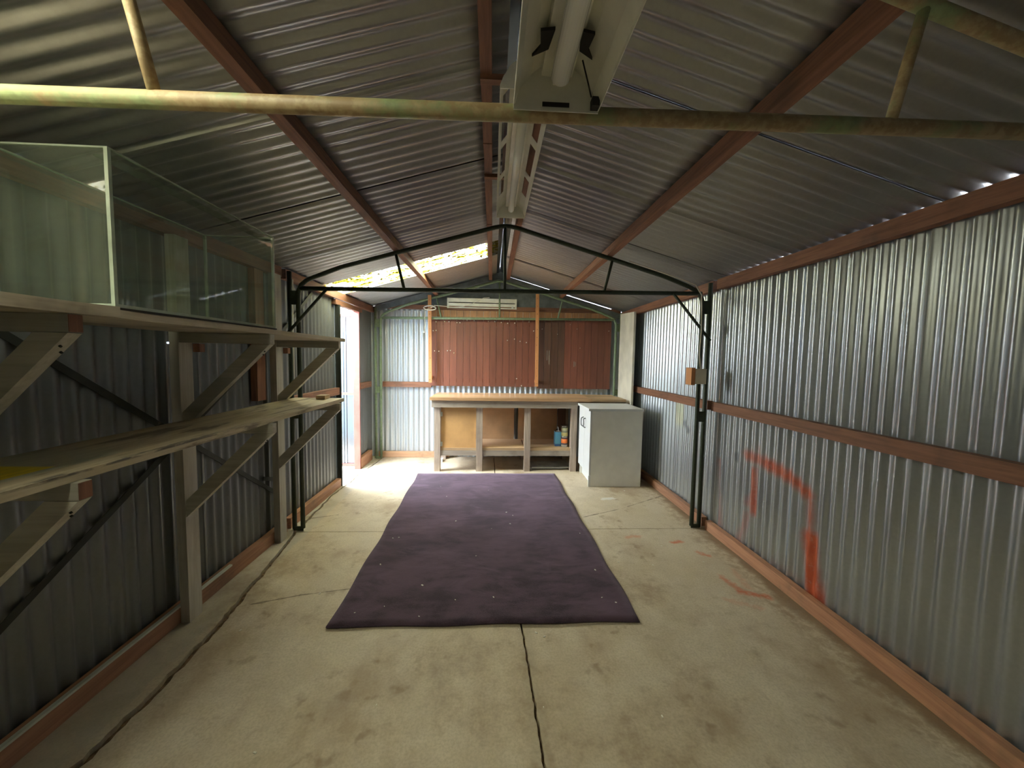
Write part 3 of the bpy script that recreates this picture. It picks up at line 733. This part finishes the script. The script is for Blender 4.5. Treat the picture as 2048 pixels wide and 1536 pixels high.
for i in range(4):
    ya = 4.765 + i * .178
    MB().box(-.765, 1.262, ya, ya + .176, .908, .945 - .0006 * i).build('worktop_board', M_TOP, wbn, bevel=.003)
for i in range(4):
    ya = 4.83 + i * .162
    MB().box(1.264, 1.722, ya, ya + .160, .905, .936).build('worktop_board', M_TOP2, wbn, bevel=.003)
for x0, x1 in ((-.64, -.19), (-.11, .42), (.498, 1.016)):
    MB().box(x0, x1, 4.83, 4.87, .200, .266).build('shelf_rail', M_GRX, wbn, bevel=.003)
MB().box(-.64, .42, 4.835, 5.38, .268, .300).build('bench_shelf', M_TOP2, wbn, bevel=.003)
MB().box(.43, 1.09, 4.835, 5.38, .268, .300).build('bench_shelf', M_TOP2, wbn, bevel=.003)
MB().box(-.69, .32, 5.385, 5.395, .25, .90).build('back_panel', M_HBD, wbn)
MB().box(.375, .93, 5.385, 5.395, .25, .90).build('back_panel', M_HBD, wbn)
MB().box(.94, 1.05, 5.36, 5.384, .30, .90).build('back_panel', M_PLD, wbn)
dr = MB().box(-.633, -.195, 4.842, 4.858, .248, .816).build('cupboard_door', M_HB, wbn, bevel=.002, label='tan hardboard cupboard door on the left bay of the bench')
for z in (.32, .70):
    MB().box(-.655, -.615, 4.832, 4.842, z, z + .055).build('hinge', M_FLX, dr, bevel=.001)
# offcuts and sheets beneath
o = MB().beam((.53, 5.03, .030), (1.035, 5.04, .034), .30, .014, (0, 1, 0), 6, .002).build('fibre_sheet', M_FCS, None, bevel=.002)
tag(o, 'upper grey fibre sheet in the flat pile under the right of the bench', 'sheet', 'fibre sheets under the bench')
o = MB().box(.50, 1.0, 4.93, 5.25, .001, .018).build('fibre_sheet', M_FCS, None, bevel=.002)
tag(o, 'bottom grey fibre sheet lying on the floor under the bench', 'sheet', 'fibre sheets under the bench')
o = MB().box(-.735, -.665, 5.25, 5.36, .001, .035).build('white_block', M_WHT, None, bevel=.003)
tag(o, 'small white block on the floor behind the left bench leg', 'block')

# tins on the bench shelf
def stackcol(name, stops):
    m = N(name)
    x = m.n('ShaderNodeSeparateXYZ'); m.put(x.inputs[0], m.tc)
    r = m.n('ShaderNodeValToRGB'); r.color_ramp.interpolation = 'CONSTANT'
    m.put(r.inputs[0], x.outputs[2])
    while len(r.color_ramp.elements) < len(stops): r.color_ramp.elements.new(.5)
    for el, (p, c) in zip(r.color_ramp.elements, stops): el.position = p; el.color = tuple(c) + (1,)
    return m.out(r.outputs[0], .35)
M_TB = stackcol('blue_tin_label', [(0, (.05, .16, .42)), (.03, (.12, .42, .68)), (.2, (.2, .55, .8))])
M_TO = stackcol('orange_tin_label', [(0, (.7, .7, .68)), (.028, (.12, .10, .16)), (.05, (.85, .22, .05)), (.105, (.08, .03, .04)), (.125, (.8, .78, .6))])
M_TY = stackcol('yellow_tin_label', [(0, (.75, .68, .30)), (.05, (.30, .32, .22)), (.075, (.62, .62, .40)), (.11, (.12, .12, .08)), (.125, (.6, .6, .5))])
def round_tin(x, y, z, r, h, mat, label):
    t = thing('paint_tin', label, 'tin', (x, y, z), 'tins under the bench')
    MB().tube([(x, y, z), (x, y, z + h)], r, 24).build('tin_body', mat, t)
    MB().tube([(x, y, z + h - .002), (x, y, z + h + .005)], r * 1.03, 24).build('rim', M_CHR, t)
    MB().tube([(x, y, z), (x, y, z + .004)], r * 1.03, 24).build('rim', M_CHR, t)
    MB().tube([(x, y, z + h + .004), (x, y, z + h + .007)], r * .8, 24).build('lid', M_CHR, t)
round_tin(.955, 4.93, .301, .043, .128, M_TO, 'lower orange and white paint tin at the right end of bench shelf')
round_tin(.957, 4.935, .438, .042, .128, M_TY, 'upper yellow and green tin stacked on the orange tin')
t = thing('metal_can', 'tall rectangular blue metal can with a handle on the bench shelf', 'can', (.875, 4.99, .301), 'tins under the bench')
MB().box(.835, .915, 4.94, 5.04, .301, .490).build('can_body', M_TB, t, bevel=.006)
MB().hexa([(.837, 4.942, .490), (.913, 4.942, .490), (.913, 5.038, .490), (.837, 5.038, .490), (.852, 4.955, .510), (.898, 4.955, .510), (.898, 5.025, .510), (.852, 5.025, .510)]).build('can_shoulder', M_CHR, t)
MB().tube([(.875, 4.945, .50), (.875, 4.945, .535), (.875, 4.965, .548), (.875, 5.015, .548), (.875, 5.03, .535), (.875, 5.03, .50)], .004, 8).build('handle', M_WHT, t)
MB().tube([(.862, 4.965, .508), (.862, 4.965, .528)], .010, 14).build('cap', M_BLK, t)
o = MB().tube([(.975, 5.06, .301), (.975, 5.06, .56)], .05, 20).build('dark_tin', M_PLD); tag(o, 'dark tin at the back of the bench shelf behind the stacked tins', 'tin')

# ------------------------------------------------------------------ white cabinet
cb = thing('base_cabinet', 'white laminate base cabinet beside the right end of bench', 'cabinet', (1.4, 4.5, 0))
MB().box(1.130, 1.708, 4.232, 4.248, .001, .866).build('side_panel', M_WHG, cb, bevel=.001)
MB().box(1.130, 1.708, 4.762, 4.778, .001, .866).build('side_panel', M_WHG, cb, bevel=.001)
MB().box(1.692, 1.708, 4.248, 4.762, .05, .866).build('back_panel', M_WHG, cb)
MB().box(1.130, 1.692, 4.248, 4.762, .128, .144).build('base_panel', M_WHG, cb)
MB().box(1.160, 1.172, 4.248, 4.762, .001, .128).build('kickboard', M_WHT, cb)
MB().box(1.088, 1.715, 4.226, 4.784, .867, .893).build('benchtop', M_WHT, cb, bevel=.002)
for ya, yb, hy in ((4.233, 4.501, 4.455), (4.505, 4.777, 4.555)):
    d = MB().box(1.110, 1.128, ya, yb, .132, .862).build('door', M_WHT, cb, bevel=.001)
    s_ = 1 if hy < 4.5 else -1
    pts = [(1.110, hy, .64), (1.096, hy + s_ * .004, .643)] + [(1.084 - .0 * a, hy - s_ * .018 * math.sin(PI * a), .643 + .105 * a) for a in (0.1, .25, .4, .5, .6, .75, .9)] + [(1.096, hy + s_ * .004, .748), (1.110, hy, .751)]
    MB().tube(pts, .006, 8).build('handle', M_HDL, d, label='grey bow handle')
# stile lip at the foot of the near side panel
MB().box(1.105, 1.130, 4.232, 4.248, .001, .128).build('panel_foot', M_WHT, cb)

# ------------------------------------------------------------------ plank backboards
def backboard(label, x0, x1, z0, z1, mats, Y):
    t = thing('plank_backboard', label, 'panel', ((x0 + x1) / 2, Y, z0))
    n = round((x1 - x0) / .0935); wd = (x1 - x0) / n
    for i in range(n):
        a = x0 + i * wd; dy = random.uniform(-.0012, .0012)
        MB().box(a + .0015, a + wd - .0015, Y - .012 + dy, Y, z0 + random.uniform(-.002, .002), z1).build('plank', mats(i), t, bevel=.0018)
        MB().box(a + .002, a + wd - .002, Y - .010 + dy, Y - .001, z1 + .004, 2.098).build('plank_end', M_TAN, t, bevel=.0015)
    MB().box(x0, x1, Y + .001, Y + .012, z0 + .05, z0 + .11).build('batten', M_RX, t)
    MB().box(x0, x1, Y + .001, Y + .012, z1 - .11, z1 - .05).build('batten', M_RX, t)
    return t
t1 = backboard('wide dark red vertical-plank backboard above the left of the bench', -.875, .612, 1.035, 2.0, lambda i: M_PLK, 5.49)
t2 = backboard('narrower backboard of brown and red planks above the right of the bench', .640, 1.70, 1.015, 2.0, lambda i: M_PLD if i < 4 else M_PLK, 5.488)
def px(xp, yp):   # nail positions: fractions of the left-hand backboard
    return xp, yp
nails = [(-.79, 1.93), (-.67, 1.935), (-.61, 1.935), (-.50, 1.925), (-.46, 1.925), (-.36, 1.96), (-.26, 1.955), (-.06, 1.95), (.03, 1.95), (.12, 1.94), (.21, 1.93), (.31, 1.935), (.51, 1.955),
         (-.83, 1.805), (-.79, 1.81), (-.81, 1.525), (-.75, 1.52), (-.63, 1.53), (-.59, 1.535), (-.54, 1.5), (.21, 1.69), (.31, 1.71), (.39, 1.68), (.48, 1.665), (.35, 1.15), (.42, 1.05), (.58, 1.83)]
for x, z in nails:
    MB().tube([(x, 5.479, z), (x, 5.462, z + .003)], .007, 8).build('nail', M_CHIP, t1)
for x, z in [(.70, 1.86), (1.20, 1.87), (1.10, 1.93), (.92, 1.79), (1.25, 1.6), (1.66, 1.85)]:
    MB().tube([(x, 5.477, z), (x, 5.459, z + .003)], .004, 6).build('nail', M_CHIP, t2)
# scrape marks on the right board
for x, z, h in ((.78, 1.42, .14), (.81, 1.36, .2), (1.17, 1.33, .08), (1.19, 1.34, .06)):
    MB().box(x - .004, x + .004, 5.4738, 5.4752, z, z + h).build('paint_scrape', M_FCS, t2)
for x, z0, z1, lab in ((-.855, 1.085, 2.285, 'drilled orange pine batten left of the dark red backboard'), (.628, 1.05, 2.335, 'drilled orange pine batten between the two backboards')):
    t = thing('drilled_batten', lab, 'batten', (x, 5.40, z0), 'orange pine battens on the back wall')
    MB().beam((x, 5.39, z0), (x - .012, 5.39, z1), .045, .022, (1, 0, 0), 4, .0008).build('batten_board', M_ORZ, t, bevel=.002)
    nh = 12
    for i in range(nh):
        z = z0 + .04 + i * (z1 - z0 - .1) / (nh - 1)
        MB().tube([(x - .012 * (z - z0) + random.uniform(-.008, .008), 5.3783, z), (x - .012 * (z - z0), 5.3775, z)], .0052 if i % 3 == 0 else .0032, 8).build('drilled_hole', M_BLK, t)
    MB().box(x - .02, x + .02, 5.402, 5.478, z0 + .05, z0 + .09).build('spacer', M_ORZ, t)
    MB().box(x - .025, x + .010, 5.402, 5.50, 2.11, 2.15).build('spacer', M_ORZ, t)

# wall heater with its cord
ht = thing('slotted_wall_heater', 'long white slotted wall heater high on the back gable', 'heater', (-.155, 5.50, 2.13))
mm = MB()
mm.box(-.64, .33, 5.525, 5.555, 2.135, 2.27)
mm.build('back_case', M_BLK, ht)
for z0, z1 in ((2.132, 2.146), (2.160, 2.203), (2.216, 2.272)):
    MB().box(-.64, .333, 5.500, 5.525, z0, z1).build('front_bar', M_ENM, ht, bevel=.002)
for x0, x1 in ((-.642, -.620), (.312, .335)):
    MB().box(x0, x1, 5.497, 5.555, 2.130, 2.273).build('end_cap', M_ENM, ht, bevel=.002)
MB().tube([(.275, 5.498, 2.155), (.275, 5.485, 2.155)], .014, 14).build('knob', M_WHT, ht)
cpts = [(-.05, 5.49, 2.285), (-.13, 5.48, 2.277), (-.22, 5.46, 2.225), (-.32, 5.45, 2.175), (-.42, 5.44, 2.145), (-.55, 5.43, 2.133), (-.70, 5.38, 2.140), (-.80, 5.365, 2.145)]
for i in range(26):
    a = i / 12 * 2 * PI
    cpts.append((-.86 + .085 * math.cos(a + .5) + .0, 5.365 + .008 * math.sin(a), 2.115 + .028 * math.sin(a + .5) - .0006 * i))
cpts += [(-.925, 5.365, 2.08), (-.930, 5.37, 1.98), (-.925, 5.37, 1.88), (-.935, 5.37, 1.80)]
t = thing('power_cord', 'white power cord coiled round left batten and hanging with its plug', 'cord', (-.5, 5.4, 1.78))
MB().tube(cpts, .0042, 8).build('flex', M_CRD, t)
MB().tube([(-.935, 5.37, 1.80), (-.935, 5.37, 1.785), (-.938, 5.37, 1.765)], [.006, .015, .012], 10).build('plug', M_WHT, t)

# pale sheet in the right back corner
o = MB().hexa([(1.772, 4.80, .0), (1.800, 4.80, .0), (1.820, 5.38, .0), (1.792, 5.38, .0), (1.772, 4.80, 2.05), (1.800, 4.80, 2.05), (1.820, 5.38, 2.085), (1.792, 5.38, 2.085)]).build('painted_sheet', M_BRD, None, bevel=.002)
tag(o, 'tall off-white painted board standing in right back corner', 'board')

# switch box on the right post
t = thing('switch_box', 'cream switch box on the right post of the middle frame', 'box', (1.70, 3.11, 1.255))
MB().box(1.660, 1.765, 3.085, 3.130, 1.258, 1.383).build('box_body', M_CRM, t, bevel=.004)
MB().box(1.668, 1.757, 3.078, 3.086, 1.266, 1.375).build('cover', M_CRM, t, bevel=.003)
MB().box(1.630, 1.662, 3.07, 3.16, 1.250, 1.392).build('backing_board', M_ORZ, t, bevel=.002)
pts = [(1.735, 3.125, 1.38), (1.722, 3.13, 1.5), (1.728, 3.13, 1.7), (1.722, 3.13, 1.9), (1.715, 3.13, 1.99), (1.66, 3.13, 2.07), (1.55, 3.13, 2.11), (1.4, 3.13, 2.155), (1.1, 3.13, 2.245)]
o = MB().tube(pts, .005, 8).build('electric_cable', M_CRD); tag(o, 'thin grey cable running up from the switch box', 'cable')

# ------------------------------------------------------------------ rug and litter
def rugfn(x, y):
    return (x + .006 * math.sin(y * 9) , y + .005 * math.sin(x * 11 + 1) + (.012 if y > 2.05 and False else 0), .004 + .0018 * math.sin(x * 5 + y * 3) + .0015 * math.sin(y * 13 + x * 4))
m = MB()
us = [-.855 + 1.69 * i / 30 for i in range(31)]; vs = [1.99 + 2.70 * i / 50 for i in range(51)]
def rf(u, v):
    x, y, z = rugfn(u, v); return (x - (v - 1.99) * .012, y, z + .004)
m.grid(rf, us, vs, smooth=True)
o = m.build('carpet_rug', M_RUG, None, solid=.007)
o['label'] = 'large dark plum carpet rug on the concrete floor'; o['category'] = 'rug'
random.seed(11)
m = MB()
chips = [(.16, 1.96), (.25, 1.93), (.29, 1.90), (-.6, 2.15), (-.42, 2.35), (-.75, 2.6), (-.3, 3.3), (-.45, 3.9), (.75, 2.15), (.68, 2.2), (.72, 2.5), (.74, 3.05), (-.2, 2.2), (-.1, 2.7), (-.72, 3.0), (.05, 2.9), (-.55, 4.2)]
chips += [(random.uniform(-1.3, 1.6), random.uniform(1.3, 4.6)) for _ in range(28)]
for x, y in chips:
    r = random.uniform(.003, .007); a = random.uniform(0, PI); z = .0135 if (-.85 < x < .82 and 2.0 < y < 4.68) else .0003
    m.beam((x - r * math.cos(a), y - r * math.sin(a), z + r * .3), (x + r * math.cos(a), y + r * math.sin(a), z + r * .3), r, r * .5, (math.sin(a), -math.cos(a), 0))
o = m.build('debris', M_CHIP, None, kind='stuff')
o['label'] = 'tiny pale chips of litter scattered over the rug and floor'; o['category'] = 'litter'
